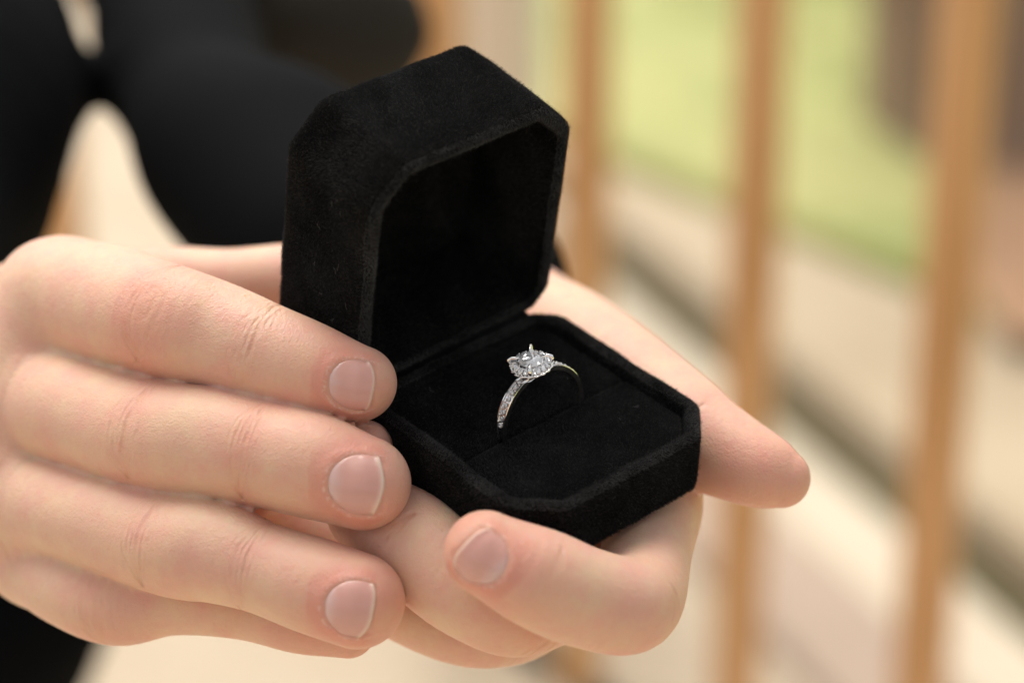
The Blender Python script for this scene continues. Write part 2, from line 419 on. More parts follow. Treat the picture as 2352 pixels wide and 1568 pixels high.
def hand_object(name, body, nails, parent, origin, step=1.2):
    V, Q = body.surface(step, 1)
    n = len(V); who = np.full(n, -1)
    best = np.full(n, 1e9); second = np.full(n, 1e9); red = np.zeros(n); joint = np.full(n, 30.0); fold = np.zeros(n); along = np.zeros((n, 3))
    for fi, f in enumerate(body.fingers):
        d, sv = f.eval(V)
        m = d < best; second = np.where(m, best, np.minimum(second, d))
        m_ = d < 6; sv[m_] = f.smooth_s(V[m_], sv[m_]); p, t = f.frame(sv); r = V - p; D = f.dorsal - t * (t @ f.dorsal)[:, None]; D /= np.linalg.norm(D, axis=1)[:, None] + 1e-9
        B = np.cross(t, D); phi = np.arctan2((r * B).sum(1), (r * D).sum(1)); arc = phi * np.interp(sv, f.S, f.R)
        dors = .25 + .75 * (1 - sst(np.abs(phi), .9, 1.9))
        fo = np.zeros(n); rd = np.zeros(n); jn = np.full(n, 30.0)
        for (cs, wid, amt, rr) in f.joints:
            x = sv - f.cs[cs]
            fo = np.maximum(fo, amt * np.exp(-(x / wid) ** 2)); rd += 1.5 * rr * np.exp(-(x / (wid * 1.5)) ** 2); jn = np.where(np.abs(x) < np.abs(jn), x, jn)
        tip = f.L + f.R[-1] - sv
        rd = rd + .52 * (1 - sst(tip, 12, 26)) * (d < 2)
        who[m] = fi; best[m] = d[m]; red[m] = rd[m]; joint[m] = jn[m]; fold[m] = (fo * dors)[m]
        along[m] = np.stack([sv, arc, np.full(n, fi * 7.3)], 1)[m]
    near = 1 - sst(best, 1.0, 5.0); fold *= near; red *= near
    sep = sst(second - best, .8, 3.0); fold *= sep; fine = (fold * .9 + .25 * near) * sep
    # relax the clefts where two fingers meet so no ragged bridges are left
    cm = 1 - sst(second - best, .2, 1.6); cm[best > 1.5] *= .3
    E_ = np.stack([Q, np.roll(Q, -1, 1)], -1).reshape(-1, 2); deg = np.bincount(E_.ravel(), minlength=n).astype(float)
    for _ in range(5):
        A_ = np.stack([np.bincount(E_[:, 0], V[E_[:, 1], i], n) + np.bincount(E_[:, 1], V[E_[:, 0], i], n) for i in range(3)], 1) / np.maximum(deg, 1)[:, None]
        V = V + (A_ - V) * (cm * .6)[:, None]
    # seat the nails: dent under the plate, raised skin fold round cuticle and sides
    G = body.grad(V, .3); disp = np.zeros(n); dry = np.zeros(n)
    for nl in nails:
        a, b, h = nl.coords(V); own = int(np.argmin([abs(f.eval(nl.c[None])[0][0]) for f in body.fingers])); on = (who == own) & (h > -nl.W * .95) & (np.abs(a) < 1.6) & (np.abs(b) < 1.6)
        g_ = nl.level(a, b); am = 1 - sst(a, .95, 1.1)
        inside = (1 - sst(g_, .90, 1.0)) * (1 - sst(a, .78, .95))
        ridge = np.exp(-((g_ - 1.12) / .10) ** 2) * (1 - sst(a, .35, .8))
        disp += on * (-.34 * inside + .18 * ridge)
        dry = np.maximum(dry, on * np.exp(-((g_ - 1.05) / .04) ** 2) * (1 - sst(a, .7, 1.0)))
        red += on * .42 * np.exp(-((g_ - 1.2) / .35) ** 2) * (1 - sst(a, .6, 1.0))
    # broad low unevenness so the contours are not machine-smooth
    ph = rng.uniform(0, 6.28, 12); fr = rng.normal(0, 1, (12, 3)) * .16
    disp += sum(.07 * np.sin(V @ fr[k] + ph[k]) for k in range(12)) * .6
    V = V + G * disp[:, None]
    me = mesh(name, world(V) - origin, Q)
    attr(me, 'red', np.clip(red, 0, 1)); attr(me, 'joint', joint); attr(me, 'fold', fold); attr(me, 'dry', dry); attr(me, 'fine', fine); attr(me, 'along', along, 'FLOAT_VECTOR')
    o = link(name, me, SKIN, parent)
    for nl in nails:
        v, f, e, l, x = nl.build(body)
        m2 = mesh('nail', world(v) - origin, f); attr(m2, 'edge', e); attr(m2, 'lunula', l); attr(m2, 'across', x)
        link('nail', m2, NAIL, o)
    return o
def px(r, d): return r / FP * d
def chain_px(rows, **kw):
    return Chain([at(u, v, d) for u, v, d, r in rows], [px(r, d) for u, v, d, r in rows], **kw)

# ------------------------------------------------------------------ PERSON (hands, jacket, coat tail)
PO = world(at(-700, 1200, 1150)); PO[2] = 0.0
person = empty('person', loc=PO)
tag(person, 'person in a black suit holding out the open ring box with both hands', 'person')
TOCAM = (-.1, -.25, -1)
# the hand on the left: four fingers along the near side of the box, thumb behind the lid
index_a = chain_px([(150, 690, 530, 142), (260, 706, 513, 142), (400, 743, 497, 132), (505, 772, 493, 124), (610, 813, 489, 115), (720, 851, 486, 107), (822, 881, 484, 90)],
    dorsal=TOCAM, joints=[(2, 5.0, 1, .4), (4, 3.4, .9, .05)], kroot=6)
middle_a = chain_px([(20, 905, 534, 145), (160, 940, 515, 134), (370, 1003, 494, 131), (500, 1020, 488, 130), (610, 1042, 484, 126), (720, 1070, 480, 122), (836, 1108, 477, 110)],
    dorsal=TOCAM, joints=[(2, 5.0, 1, .15), (4, 3.4, .9, .3)], kroot=6)
ring_a = chain_px([(10, 1135, 530, 135), (140, 1168, 511, 115), (390, 1246, 489, 120), (500, 1266, 484, 118), (600, 1302, 480, 106), (720, 1344, 476, 111), (822, 1378, 473, 111)],
    dorsal=TOCAM, joints=[(2, 5.0, 1, .1), (4, 3.2, .8, .1)], kroot=6)
pinky_a = chain_px([(88, 1282, 528, 102), (160, 1332, 513, 106), (270, 1382, 502, 100), (400, 1376, 499, 84), (560, 1391, 497, 77), (690, 1424, 495, 75), (800, 1448, 492, 64)],
    dorsal=TOCAM, joints=[(2, 4.5, .8, .25), (4, 3, .6, .1)], kroot=6)
thumb_a = chain_px([(60, 760, 560, 150), (230, 690, 562, 120), (390, 655, 560, 92), (530, 655, 556, 84), (680, 650, 552, 92), (800, 660, 546, 84)],
    dorsal=(.1, -1, -.1), joints=[(2, 4, .6, .1)], kroot=14)
palm_a = [chain_px([(140, 716, 540, 132), (-60, 890, 566, 180), (-420, 1000, 610, 205), (-900, 1060, 670, 225)]),
          chain_px([(20, 925, 540, 150), (-180, 985, 566, 185), (-420, 1000, 610, 205)]),
          chain_px([(10, 1140, 540, 140), (-200, 1070, 566, 185), (-420, 1005, 610, 205)]),
          chain_px([(88, 1272, 538, 100), (-150, 1110, 562, 150), (-420, 1000, 610, 205)]),
          chain_px([(120, 700, 526, 132), (70, 800, 526, 136), (40, 905, 525, 140), (30, 1020, 524, 136), (36, 1135, 523, 130), (84, 1262, 525, 102)])]
pad_a = chain_px([(760, 1080, 484, 80), (800, 1056, 487, 74), (842, 1026, 489, 62)], n=4, dorsal=TOCAM, kend=3, ktip=3)
back_a = [chain_px([(330, 880, 512, 60), (500, 905, 505, 66), (690, 955, 498, 66), (800, 985, 496, 60)], n=4, dorsal=TOCAM), chain_px([(250, 1110, 508, 60), (420, 1140, 502, 62), (560, 1160, 500, 58)], n=4, dorsal=TOCAM)]
body_a = Body(palm_a, back_a + [pad_a, pinky_a, ring_a, middle_a, index_a, thumb_a])
nails_a = [Nail(body_a, 807, 884, 6, 10.2, 11.6, rad=8.2, tipw=.6, skew=-.02), Nail(body_a, 818, 1114, 3, 12.0, 13.6, tipw=1.25, skew=.05), Nail(body_a, 800, 1400, 8, 10.6, 12.6, tipw=.9, skew=.14)]
hand_object('hand', body_a, nails_a, person, PO)
# the hand underneath: thumb along the far side, fingers curled under the base
index_b = chain_px([(1420, 960, 545, 130), (1505, 1120, 520, 108), (1482, 1275, 493, 106), (1452, 1384, 473, 113), (1345, 1372, 465, 116), (1235, 1325, 461, 116), (1118, 1270, 460, 98)],
    dorsal=(-.3, .5, -1), joints=[(3, 5, .6, .1), (5, 3.0, .35, 0)], kroot=6)
middle_b = chain_px([(1330, 1010, 552, 125), (1340, 1200, 530, 105), (1300, 1340, 503, 105), (1195, 1402, 482, 106), (1085, 1358, 478, 114), (960, 1252, 484, 120), (850, 1175, 494, 100)],
    dorsal=(-.3, .6, -1), joints=[(3, 5, 1, .25), (5, 3.5, .7, .05)], kroot=6)
ring_b = chain_px([(1220, 1030, 560, 120), (1240, 1250, 540, 98), (1230, 1400, 518, 92), (1130, 1442, 508, 90), (1010, 1420, 507, 92), (850, 1330, 512, 98), (690, 1205, 520, 104), (560, 1120, 526, 104)],
    dorsal=(-.3, .8, -1), joints=[(3, 4, .6, .1)], kroot=6)
thumb_b = chain_px([(1120, 775, 585, 180), (1270, 778, 556, 140), (1420, 858, 533, 124), (1545, 952, 518, 116), (1618, 1012, 511, 111), (1690, 1052, 506, 99), (1750, 1079, 503, 86), (1794, 1097, 502, 67)],
    dorsal=(.7, -.7, .2), joints=[(4, 4, .4, .1)], kroot=16)
palm_b = [chain_px([(1400, 960, 552, 120), (1200, 820, 600, 190), (1000, 720, 660, 220), (980, 640, 720, 210)]),
          chain_px([(1300, 1010, 562, 130), (1120, 850, 600, 190), (1000, 740, 650, 220)]),
          chain_px([(1200, 1030, 570, 120), (1060, 880, 600, 180), (1000, 740, 650, 220)])]
body_b = Body(palm_b, [ring_b, middle_b, index_b, thumb_b])
nails_b = [Nail(body_b, 1104, 1284, 224, 10.2, 12.2, tilt=(.05, .12, 0), rad=8.6, tipw=.7, skew=-.06)]
hand_object('hand', body_b, nails_b, person, PO)

def cloth_object(name, chains, mat, step=11.0, amp=2.5):
    b = Body(chains, [], 14.0)
    V, Q = b.surface(step, 1, 2)
    G = b.grad(V, 1.0); ph = rng.uniform(0, 6.28, 10); fr = rng.normal(0, 1, (10, 3)) * .03
    V = V + G * (sum(np.sin(V @ fr[k] + ph[k] + 1.5 * np.sin(V @ fr[(k + 3) % 10] * .6)) for k in range(10)) * amp * .35)[:, None]
    return link(name, mesh(name, world(V) - PO, Q), mat, person)
class BigChain(Chain):
    def eval(s, Q, far=90.0): return Chain.eval(s, Q, far)
def big(rows): return BigChain([at(u, v, d) for u, v, d, r in rows], [px(r, d) for u, v, d, r in rows], n=6)
sleeve_l = big([(985, 690, 640, 330), (820, 590, 660, 310), (670, 445, 690, 272), (525, 330, 740, 212), (435, 190, 800, 192), (395, 50, 860, 190), (370, -150, 930, 205), (100, -600, 1040, 330), (-300, -800, 1080, 440)])
sleeve_r = big([(-560, 960, 590, 420), (-460, 760, 640, 440), (-362, 540, 690, 408), (-262, 235, 760, 450), (-325, 60, 810, 428), (-430, -250, 890, 430), (-620, -700, 1040, 460)])
torso = big([(-560, -760, 1080, 620), (-860, -300, 1150, 780), (-900, 300, 1180, 760), (-880, 700, 1180, 740)])
cloth_object('jacket', [sleeve_l, sleeve_r, torso], JACKET)
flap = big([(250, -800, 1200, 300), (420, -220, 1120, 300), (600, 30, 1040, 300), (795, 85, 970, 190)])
cloth_object('jacket_front', [flap], LIT_CLOTH)  # lit part of the suit, its brightness put into the cloth colour
tail_ = big([(-700, 800, 1180, 600), (-400, 1000, 1170, 420), (-95, 1300, 1160, 330), (-90, 1440, 1165, 318)])
cloth_object('coat_tail', [tail_], JACKET)

# ------------------------------------------------------------------ RING BOX
RB = np.array([[-0.75115444, 0.65966123, 0.0247802], [0.36133351, 0.44228536, -0.82086647], [-0.55245371, -0.60764358, -0.57058232]])
TB = np.array([-12.28606539, 1.32198118, 508.20498039])
def pose(rot, tr):
    M = Matrix.Identity(4); w = AX @ rot; p = world(tr)
    for i in range(3):
        for j in range(3): M[i][j] = w[i, j]
        M[i][3] = p[i]
    return M
ring_box = empty('ring_box', pose(RB, TB)); tag(ring_box, 'small open black velvet ring box with chamfered corners held in two hands', 'ring box')
BW, BD, BC, BCB, HB, HL, PHI = 52.4, 54.8, 8.0, 4.6, 14.2, 27.0, 1.4475
def octagon(inset=0.0, fil=1.6, n=5, y0=0.0, y1=BD):
    w = BW / 2
    p = [(-w + BCB, y0), (w - BCB, y0), (w, y0 + BCB), (w, y1 - BC), (w - BC, y1), (-w + BC, y1), (-w, y1 - BC), (-w, y0 + BCB)]
    return round_poly(inset_poly(p, inset), fil, n)
def inset_poly(p, o):
    p = [np.array(q, float) for q in p]; k = len(p); out = []
    for i in range(k):
        a, b, c = p[i - 1], p[i], p[(i + 1) % k]
        e1 = (b - a) / np.linalg.norm(b - a); e2 = (c - b) / np.linalg.norm(c - b)
        n1 = np.array([-e1[1], e1[0]]); n2 = np.array([-e2[1], e2[0]])
        m = n1 + n2; m = m / (m @ n1); out.append(b + m * o)
    return out
def round_poly(p, r, n):
    k = len(p); out = []
    for i in range(k):
        a, b, c = p[i - 1], p[i], p[(i + 1) % k]
        u = (a - b) / np.linalg.norm(a - b); v = (c - b) / np.linalg.norm(c - b)
        for t in np.linspace(0, 1, n):
            q0 = b + u * r; q1 = b + v * r
            out.append((1 - t) ** 2 * q0 + 2 * t * (1 - t) * b + t * t * q1)
    return np.array(out)
def sweep(profile, poly, cap0=True, cap1=True):
    rings = [np.c_[poly(o), np.full(len(poly(o)), z)] for o, z in profile]
    k = len(rings[0]); V = np.vstack(rings); F = []
    for i in range(len(rings) - 1):
        for j in range(k):
            a, b = i * k + j, i * k + (j + 1) % k; F.append((a, b, b + k, a + k))
    if cap0: F.append(tuple(range(k))[::-1])
    if cap1: F.append(tuple((len(rings) - 1) * k + j for j in range(k)))
    return V, F
def arc2(cx, cz, r, a0, a1, n=5):
    return [(cx + r * math.cos(math.radians(t)), cz + r * math.sin(math.radians(t))) for t in np.linspace(a0, a1, n)]
def shell_profile(h, t=2.95, floor=2.4, rr=1.25, rb=1.6):
    # (inset, height): from the outer bottom, up the outer wall, over the rounded rim, down the inner wall, across the floor
    p = [(14, -h), (6, -h)] + arc2(rb, -h + rb, rb, 270, 180, 5) + [(0, -h * .5)]
    p += arc2(t / 2, -t / 2 + .02, t / 2, 180, 0, 9) + [(t, -h * .5), (t, -h + floor + .6), (t + .6, -h + floor), (8, -h + floor), (16, -h + floor)]
    return p
def poly_fn(o): return octagon(o, max(1.5 - o * .2, .7))
def mirror_out(V): return V
Vb, Fb = sweep(shell_profile(HB), poly_fn)
Vl, Fl = sweep(shell_profile(HL), poly_fn)
# lid: turn the closed lid (depth upwards) about the hinge line
Vl = Vl.copy(); h = -Vl[:, 2]
vdir = np.array([0, math.cos(PHI), math.sin(PHI)]); wdir = np.array([0, -math.sin(PHI), math.cos(PHI)])
Vl = np.c_[Vl[:, :1], np.zeros((len(Vl), 2))] + Vl[:, 1:2] * vdir + h[:, None] * wdir
Fl = [tuple(f[::-1]) for f in Fl]
def wob(V, amp, sc, seed):
    r = np.random.default_rng(seed); fr = r.normal(0, 1, (8, 3)) * sc; ph = r.uniform(0, 6.28, 8)
    return V + np.stack([sum(np.sin(V @ fr[k] + ph[k] + i) for k in range(8)) * amp / 8 for i in range(3)], 1)
def densify(V, F, cuts=1):
    bm = bmesh.new(); vs = [bm.verts.new(v) for v in V]
    for f in F: bm.faces.new([vs[i] for i in f])
    bmesh.ops.recalc_face_normals(bm, faces=bm.faces[:])
    big_e = [e for e in bm.edges if e.calc_length() > 2.5 and all(len(f.verts) == 4 for f in e.link_faces)]
    for _ in range(cuts):
        pass
    return bm
def bm_mesh(name, bm, scale=.001, smooth=True, wobble=None):
    me = bpy.data.meshes.new(name)
    co = np.array([v.co[:] for v in bm.verts])
    if wobble: co = wob(co, *wobble)
    for v, c in zip(bm.verts, co): v.co = c * scale
    bm.to_mesh(me); bm.free()
    me.polygons.foreach_set('use_smooth', np.full(len(me.polygons), smooth)); me.update(); return me
def nap(name, me, parent, per_mm2, length, lean=(0, 0, 0), keep=None, rad=.024, mat=None):
    """short pile standing on a velvet mesh: real hair strands, one object"""
    me.calc_loop_triangles(); nt_ = len(me.loop_triangles)
    tv = np.empty(nt_ * 3, np.int32); me.loop_triangles.foreach_get('vertices', tv); tv = tv.reshape(-1, 3)
    co = np.empty(len(me.vertices) * 3); me.vertices.foreach_get('co', co); co = co.reshape(-1, 3) * 1000
    no = np.empty(len(me.vertices) * 3); me.vertices.foreach_get('normal', no); no = no.reshape(-1, 3)
    a, b, c = co[tv[:, 0]], co[tv[:, 1]], co[tv[:, 2]]
    fn = np.cross(b - a, c - a); ar = np.linalg.norm(fn, axis=1) / 2; fn /= (2 * ar[:, None] + 1e-12)
    cen = (a + b + c) / 3
    w = ar * (1.0 if keep is None else keep(cen, fn))
    cnt = int(w.sum() * per_mm2); t = rng.choice(nt_, cnt, p=w / w.sum())
    r1 = np.sqrt(rng.random(cnt))[:, None]; r2 = rng.random(cnt)[:, None]
    P = a[t] * (1 - r1) + b[t] * r1 * (1 - r2) + c[t] * r1 * r2
    nn = fn[t]
    fr = np.random.default_rng(2).normal(0, 1, (6, 3)) * .22; swirl = np.stack([sum(np.sin(P @ fr[k] + 1.7 * i + k) for k in range(6)) for i in range(3)], 1) * .30
    L = length * (rng.uniform(.6, 1.25, cnt) * (1 + .9 * (rng.random(cnt) < .06)))[:, None]
    d1 = nn + .35 * rng.normal(0, 1, (cnt, 3)) + swirl + np.array(lean); d1 /= np.linalg.norm(d1, axis=1)[:, None]
    d2 = d1 + .45 * rng.normal(0, 1, (cnt, 3)) + .5 * swirl; d2 /= np.linalg.norm(d2, axis=1)[:, None]
    pts = np.stack([P - nn * .05, P + d1 * L * .5, P + d1 * L * .5 + d2 * L * .5], 1).reshape(-1, 3) * .001
    hc = bpy.data.hair_curves.new(name); hc.add_curves([3] * cnt)
    hc.points.foreach_set('position', pts.astype(np.float32).ravel())
    hc.points.foreach_set('radius', np.tile(np.array([rad, rad * .8, rad * .35]) * .001, cnt).astype(np.float32))
    hc.materials.append(mat or NAP)
    o = bpy.data.objects.new(name, hc); C.objects.link(o); o.parent = parent; o['kind'] = 'stuff'; return o
def solid(V, F):
    bm = bmesh.new(); vs = [bm.verts.new(tuple(v)) for v in V]
    for f in F: bm.faces.new([vs[i] for i in f])
    bmesh.ops.recalc_face_normals(bm, faces=bm.faces[:])
    long_e = [e for e in bm.edges if e.calc_length() > 6]
    bmesh.ops.subdivide_edges(bm, edges=long_e, cuts=5, use_grid_fill=True)
    return bm
base = link('base', bm_mesh('base', solid(Vb, Fb), wobble=(.25, .35, 3)), VELVET, ring_box)
lid = link('lid', bm_mesh('lid', solid(Vl, Fl), wobble=(.35, .25, 4)), VELVET, ring_box)
def hidden_less(cen, fn):
    """pile is only grown thickly where it can be seen: not on the underside"""
    return np.where(fn[:, 2] < -.8, .05, 1.0)
nap('velvet_nap', base.data, base, 36, .48, (0, .12, .25), hidden_less)
nap('velvet_nap', lid.data, lid, 32, .48, (0, .1, .2), hidden_less)
# the rounded rims carry flattened pile, its sheen put in as lighter colour
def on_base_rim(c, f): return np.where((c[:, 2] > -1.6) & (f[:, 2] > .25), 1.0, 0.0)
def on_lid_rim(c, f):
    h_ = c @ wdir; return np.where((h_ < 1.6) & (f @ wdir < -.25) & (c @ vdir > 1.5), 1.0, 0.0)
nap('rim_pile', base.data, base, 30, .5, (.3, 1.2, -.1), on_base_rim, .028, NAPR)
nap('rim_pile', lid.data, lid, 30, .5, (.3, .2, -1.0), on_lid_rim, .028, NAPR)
# the cushion: two padded halves that meet in the slot which holds the ring
YS, ZP = 28.4, -2.7
def half_poly(front):
    w = BW / 2; i = 3.5
    if front: p = [(-w + i, YS + .10), (w - i, YS + .10), (w - i, BD - BC - 1.4), (w - BC - 1.4, BD - i), (-w + BC + 1.4, BD - i), (-w + i, BD - BC - 1.4)]
    else: p = [(-w + i + 2, 1.2), (w - i - 2, 1.2), (w - i, 4.2), (w - i, YS - .10), (-w + i, YS - .10), (-w + i, 4.2)]
    return p
for front in (True, False):
    pp = half_poly(front)
    prof = [(0.0, -9.5), (0.0, ZP - 1.0)] + [(.95 - .95 * math.cos(math.radians(t)), ZP - .7 + .7 * math.sin(math.radians(t))) for t in (20, 45, 70, 90)] + [(2.4, ZP + .12), (4.5, ZP + .2), (7, ZP + .24)]
    Vc, Fc = sweep(prof, lambda o: round_poly(inset_poly(pp, o), max(1.5 - o * .1, .7), 5))
    cu = link('cushion_half', bm_mesh('cushion_half', solid(Vc, Fc), wobble=(.3, .25, 7 + front)), VELVET, ring_box)
    nap('velvet_nap', cu.data, cu, 36, .36, (0, .15, .2), lambda c, f: np.where(f[:, 2] > .1, 1.0, .15))
hb = bmesh.new(); bmesh.ops.create_cone(hb, cap_ends=True, segments=14, radius1=1.3, radius2=1.3, depth=BW - 2 * BCB - 3)
bmesh.ops.rotate(hb, verts=hb.verts, matrix=Matrix.Rotation(math.pi / 2, 3, 'Y')); bmesh.ops.translate(hb, verts=hb.verts, vec=(0, .2, -.6))
link('hinge_strip', bm_mesh('hinge_strip', hb), VELVET, ring_box)
# stray fibres of lint caught on the pile
lb = bmesh.new()
def tube(bm, pts, r, seg=6, cap=True):
    pts = [np.array(p, float) for p in pts]; rs = r if hasattr(r, '__len__') else [r] * len(pts); rings = []
    ref = np.array([.3, .9, .2])
    for i, p in enumerate(pts):
        t = pts[min(i + 1, len(pts) - 1)] - pts[max(i - 1, 0)]; t /= np.linalg.norm(t) + 1e-12
        u = np.cross(t, ref); u /= np.linalg.norm(u) + 1e-12; v = np.cross(t, u)
        rings.append([bm.verts.new(tuple(p + rs[i] * (math.cos(2 * math.pi * k / seg) * u + math.sin(2 * math.pi * k / seg) * v))) for k in range(seg)])
    for a, b in zip(rings, rings[1:]):
        for k in range(seg): bm.faces.new((a[k], a[(k + 1) % seg], b[(k + 1) % seg], b[k]))
    if cap: bm.faces.new(rings[0][::-1]); bm.faces.new(rings[-1])
def lint(P, nn, L):
    d = rng.normal(0, 1, 3); d -= nn * (d @ nn); d /= np.linalg.norm(d); q = P + nn * .35; pts = [q]
    for k in range(5):
        d = d + rng.normal(0, .55, 3); d -= nn * (d @ nn) * .8; d /= np.linalg.norm(d); q = q + d * L / 5; pts.append(q)
    tube(lb, pts, .017, 4)
for k in range(20):
    if k < 11:
        x = BW / 2 - .1; v, h_ = rng.uniform(14, 46), rng.uniform(2, 23); P = np.array([x, 0, 0]) + v * vdir + h_ * wdir; lint(P, np.array([1.0, 0, 0]), rng.uniform(.8, 2.4))
    elif k < 17: lint(np.array([rng.uniform(-20, 20), rng.uniform(5, 48), ZP + .5]), np.array([0, 0, 1.0]), rng.uniform(.8, 2.0))
    else: lint(np.array([rng.uniform(-15, 15), BD + .1, rng.uniform(-12, -3)]), np.array([0, 1.0, 0]), rng.uniform(.7, 1.6))
lo_ = link('lint', bm_mesh('lint', lb), LINT, ring_box); lo_['kind'] = 'stuff'

# ------------------------------------------------------------------ RING (own frame: x along the band's diameter, y the finger axis, z up through the stone)
spin_, lean_ = math.radians(8), math.radians(7)
RR = RB @ np.array([[1, 0, 0], [0, math.cos(lean_), -math.sin(lean_)], [0, math.sin(lean_), math.cos(lean_)]]) @ np.array([[math.cos(spin_), 0, math.sin(spin_)], [0, 1, 0], [-math.sin(spin_), 0, math.cos(spin_)]])
RT = TB + RB @ np.array([.87, 28.48, -.62])
ring = empty('diamond_ring', pose(RR, RT)); tag(ring, 'white gold engagement ring with an oval diamond in a halo, standing in the box cushion', 'ring')
RO, RI = 11.0, 9.75
bm = bmesh.new(); seg = 120; prev = None
for i in range(seg):
    t = 2 * math.pi * i / seg; top = max(math.sin(t), 0)
    wd_ = 1.0 + .25 * top ** .6 ; ro = RO; ri = RI
    if math.sin(t) > .955: ro = RO - 1.0 * sst(math.sin(t), .955, .99)
    prof = [(ri, -wd_ * .8), (ri + .25, -wd_), (ro - .05, -wd_), (ro + .10, -wd_ + .06), (ro + .10, -wd_ + .22), (ro - .17, -wd_ + .30), (ro - .17, wd_ - .30), (ro + .10, wd_ - .22), (ro + .10, wd_ - .06), (ro - .05, wd_), (ri + .25, wd_), (ri, wd_ * .8)]
    cur = [bm.verts.new((r * math.cos(t), y, r * math.sin(t))) for r, y in prof]
    if prev:
        for k in range(12): bm.faces.new((prev[k], prev[(k + 1) % 12], cur[(k + 1) % 12], cur[k]))
    else: first = cur
    prev = cur
for k in range(12): bm.faces.new((prev[k], prev[(k + 1) % 12], first[(k + 1) % 12], first[k]))
bmesh.ops.recalc_face_normals(bm, faces=bm.faces[:])
link('band', bm_mesh('band', bm, smooth=False), GOLD, ring)
def gem_mesh(name, rx, ry, n=8, table=.56, crown=.34, pav=.86):
    bm = bmesh.new(); r = (rx + ry) / 2; P = []
    for k in range(n):
        a = 2 * math.pi * k / n; P.append((table * math.cos(a), table * math.sin(a), crown))
        b = a + math.pi / n; P.append((.80 * math.cos(b), .80 * math.sin(b), crown * .56))
        P.append((.70 * math.cos(b) * .62, .70 * math.sin(b) * .62, -.56 * pav))
    for k in range(2 * n):
        a = math.pi * k / n; P.append((math.cos(a), math.sin(a), .02)); P.append((math.cos(a), math.sin(a), -.03))
    P.append((0, 0, -pav))
    for x, y, z in P: bm.verts.new((x * rx, y * ry, z * r))
    bmesh.ops.convex_hull(bm, input=bm.verts[:])
    bmesh.ops.delete(bm, geom=[v for v in bm.verts if not v.link_faces], context='VERTS')
    bmesh.ops.recalc_face_normals(bm, faces=bm.faces[:])
    return bm_mesh(name, bm, smooth=False)
PAVE = gem_mesh('pave_stone', .60, .60, 8, pav=.26); HALO = gem_mesh('halo_stone', .56, .86, 8, pav=.24); HALO.materials.append(DIAMOND); PAVE.materials.append(DIAMOND)
bdm = bmesh.new(); bmesh.ops.create_icosphere(bdm, subdivisions=2, radius=.25); BEAD = bm_mesh('bead', bdm); BEAD.materials.append(GOLD)
def place(name, me, pos, normal, scale=1.0, spin=0.0):
    o = bpy.data.objects.new(name, me); C.objects.link(o); o.parent = ring
    q = Vector(normal).to_track_quat('Z', 'Y'); o.matrix_local = Matrix.Translation(Vector(pos) * .001) @ q.to_matrix().to_4x4() @ Matrix.Rotation(spin, 4, 'Z') @ Matrix.Scale(scale, 4)
    return o
for sgn in (1, -1):
    for k in range(8):
        a = math.radians(19 + k * 7.4); n_ = np.array([sgn * math.sin(a), 0, math.cos(a)])
        place('pave_stone', PAVE, n_ * (RO + .04), n_ + rng.normal(0, .10, 3), 1.0 - .015 * k, k * .7)
        if k < 7:
            a2 = a + math.radians(3.7)
            for y in (-.60, .60):
                n2 = np.array([sgn * math.sin(a2), 0, math.cos(a2)]); place('bead', BEAD, n2 * (RO + .08) + np.array([0, y, 0]), n2, .85)
# head: gallery, halo of small stones, oval centre stone, four claws
HZ = 12.9; HA, HB_ = 3.65, 3.4           # halo ellipse half-axes (along y, along x)
bm = bmesh.new(); prev = None; cols = []
for i in range(72):
    t = 2 * math.pi * i / 72; sc = 1 + .035 * math.cos(18 * t)
    prof = [(.30, 10.0), (.42, 10.2), (.55, 11.0), (.86, 12.0), (1.16 * sc, HZ - .95), (1.27 * sc, HZ - .6), (1.27 * sc, HZ - .28), (1.20, HZ - .3), (1.0, HZ - .1), (.78, HZ + .15), (.70, HZ + .5), (.62, HZ + .5), (.5, HZ + .05), (.02, HZ - 1.3)]
    cols.append([bm.verts.new((HB_ * f * math.cos(t), HA * f * math.sin(t), z)) for f, z in prof])
for i in range(72):
    a, b = cols[i], cols[(i + 1) % 72]
    for k in range(13): bm.faces.new((a[k], b[k], b[k + 1], a[k + 1]))
bmesh.ops.recalc_face_normals(bm, faces=bm.faces[:])
link('gallery', bm_mesh('gallery', bm), GOLD, ring)
NH = 18
for k in range(NH):
    t = 2 * math.pi * (k + .5) / NH; c_, s_ = math.cos(t), math.sin(t)
    n_ = np.array([c_ * .42, s_ * .42, 1.0]) + rng.normal(0, .07, 3); n_ /= np.linalg.norm(n_); rad_ = np.array([c_, s_, -.42]); rad_ -= n_ * (rad_ @ n_); rad_ /= np.linalg.norm(rad_); tg = np.cross(rad_, n_)
    o = bpy.data.objects.new('halo_stone', HALO); C.objects.link(o); o.parent = ring
    p = np.array([HB_ * 1.0 * c_, HA * 1.0 * s_, HZ + .26]) * .001
    o.matrix_local = Matrix([[tg[0], rad_[0], n_[0], p[0]], [tg[1], rad_[1], n_[1], p[1]], [tg[2], rad_[2], n_[2], p[2]], [0, 0, 0, 1]])
    t2 = 2 * math.pi * k / NH
    for f in (1.22, .86): place('bead', BEAD, (HB_ * f * math.cos(t2), HA * f * math.sin(t2), HZ + (-.05 if f > 1 else .5)), (0, 0, 1), .7)
CZ = HZ + .8
cs_ = link('centre_stone', gem_mesh('centre_stone', 2.25, 2.8, 10, .50, .34, .66), CLEAR, ring); cs_.location = (0, 0, CZ * .001)
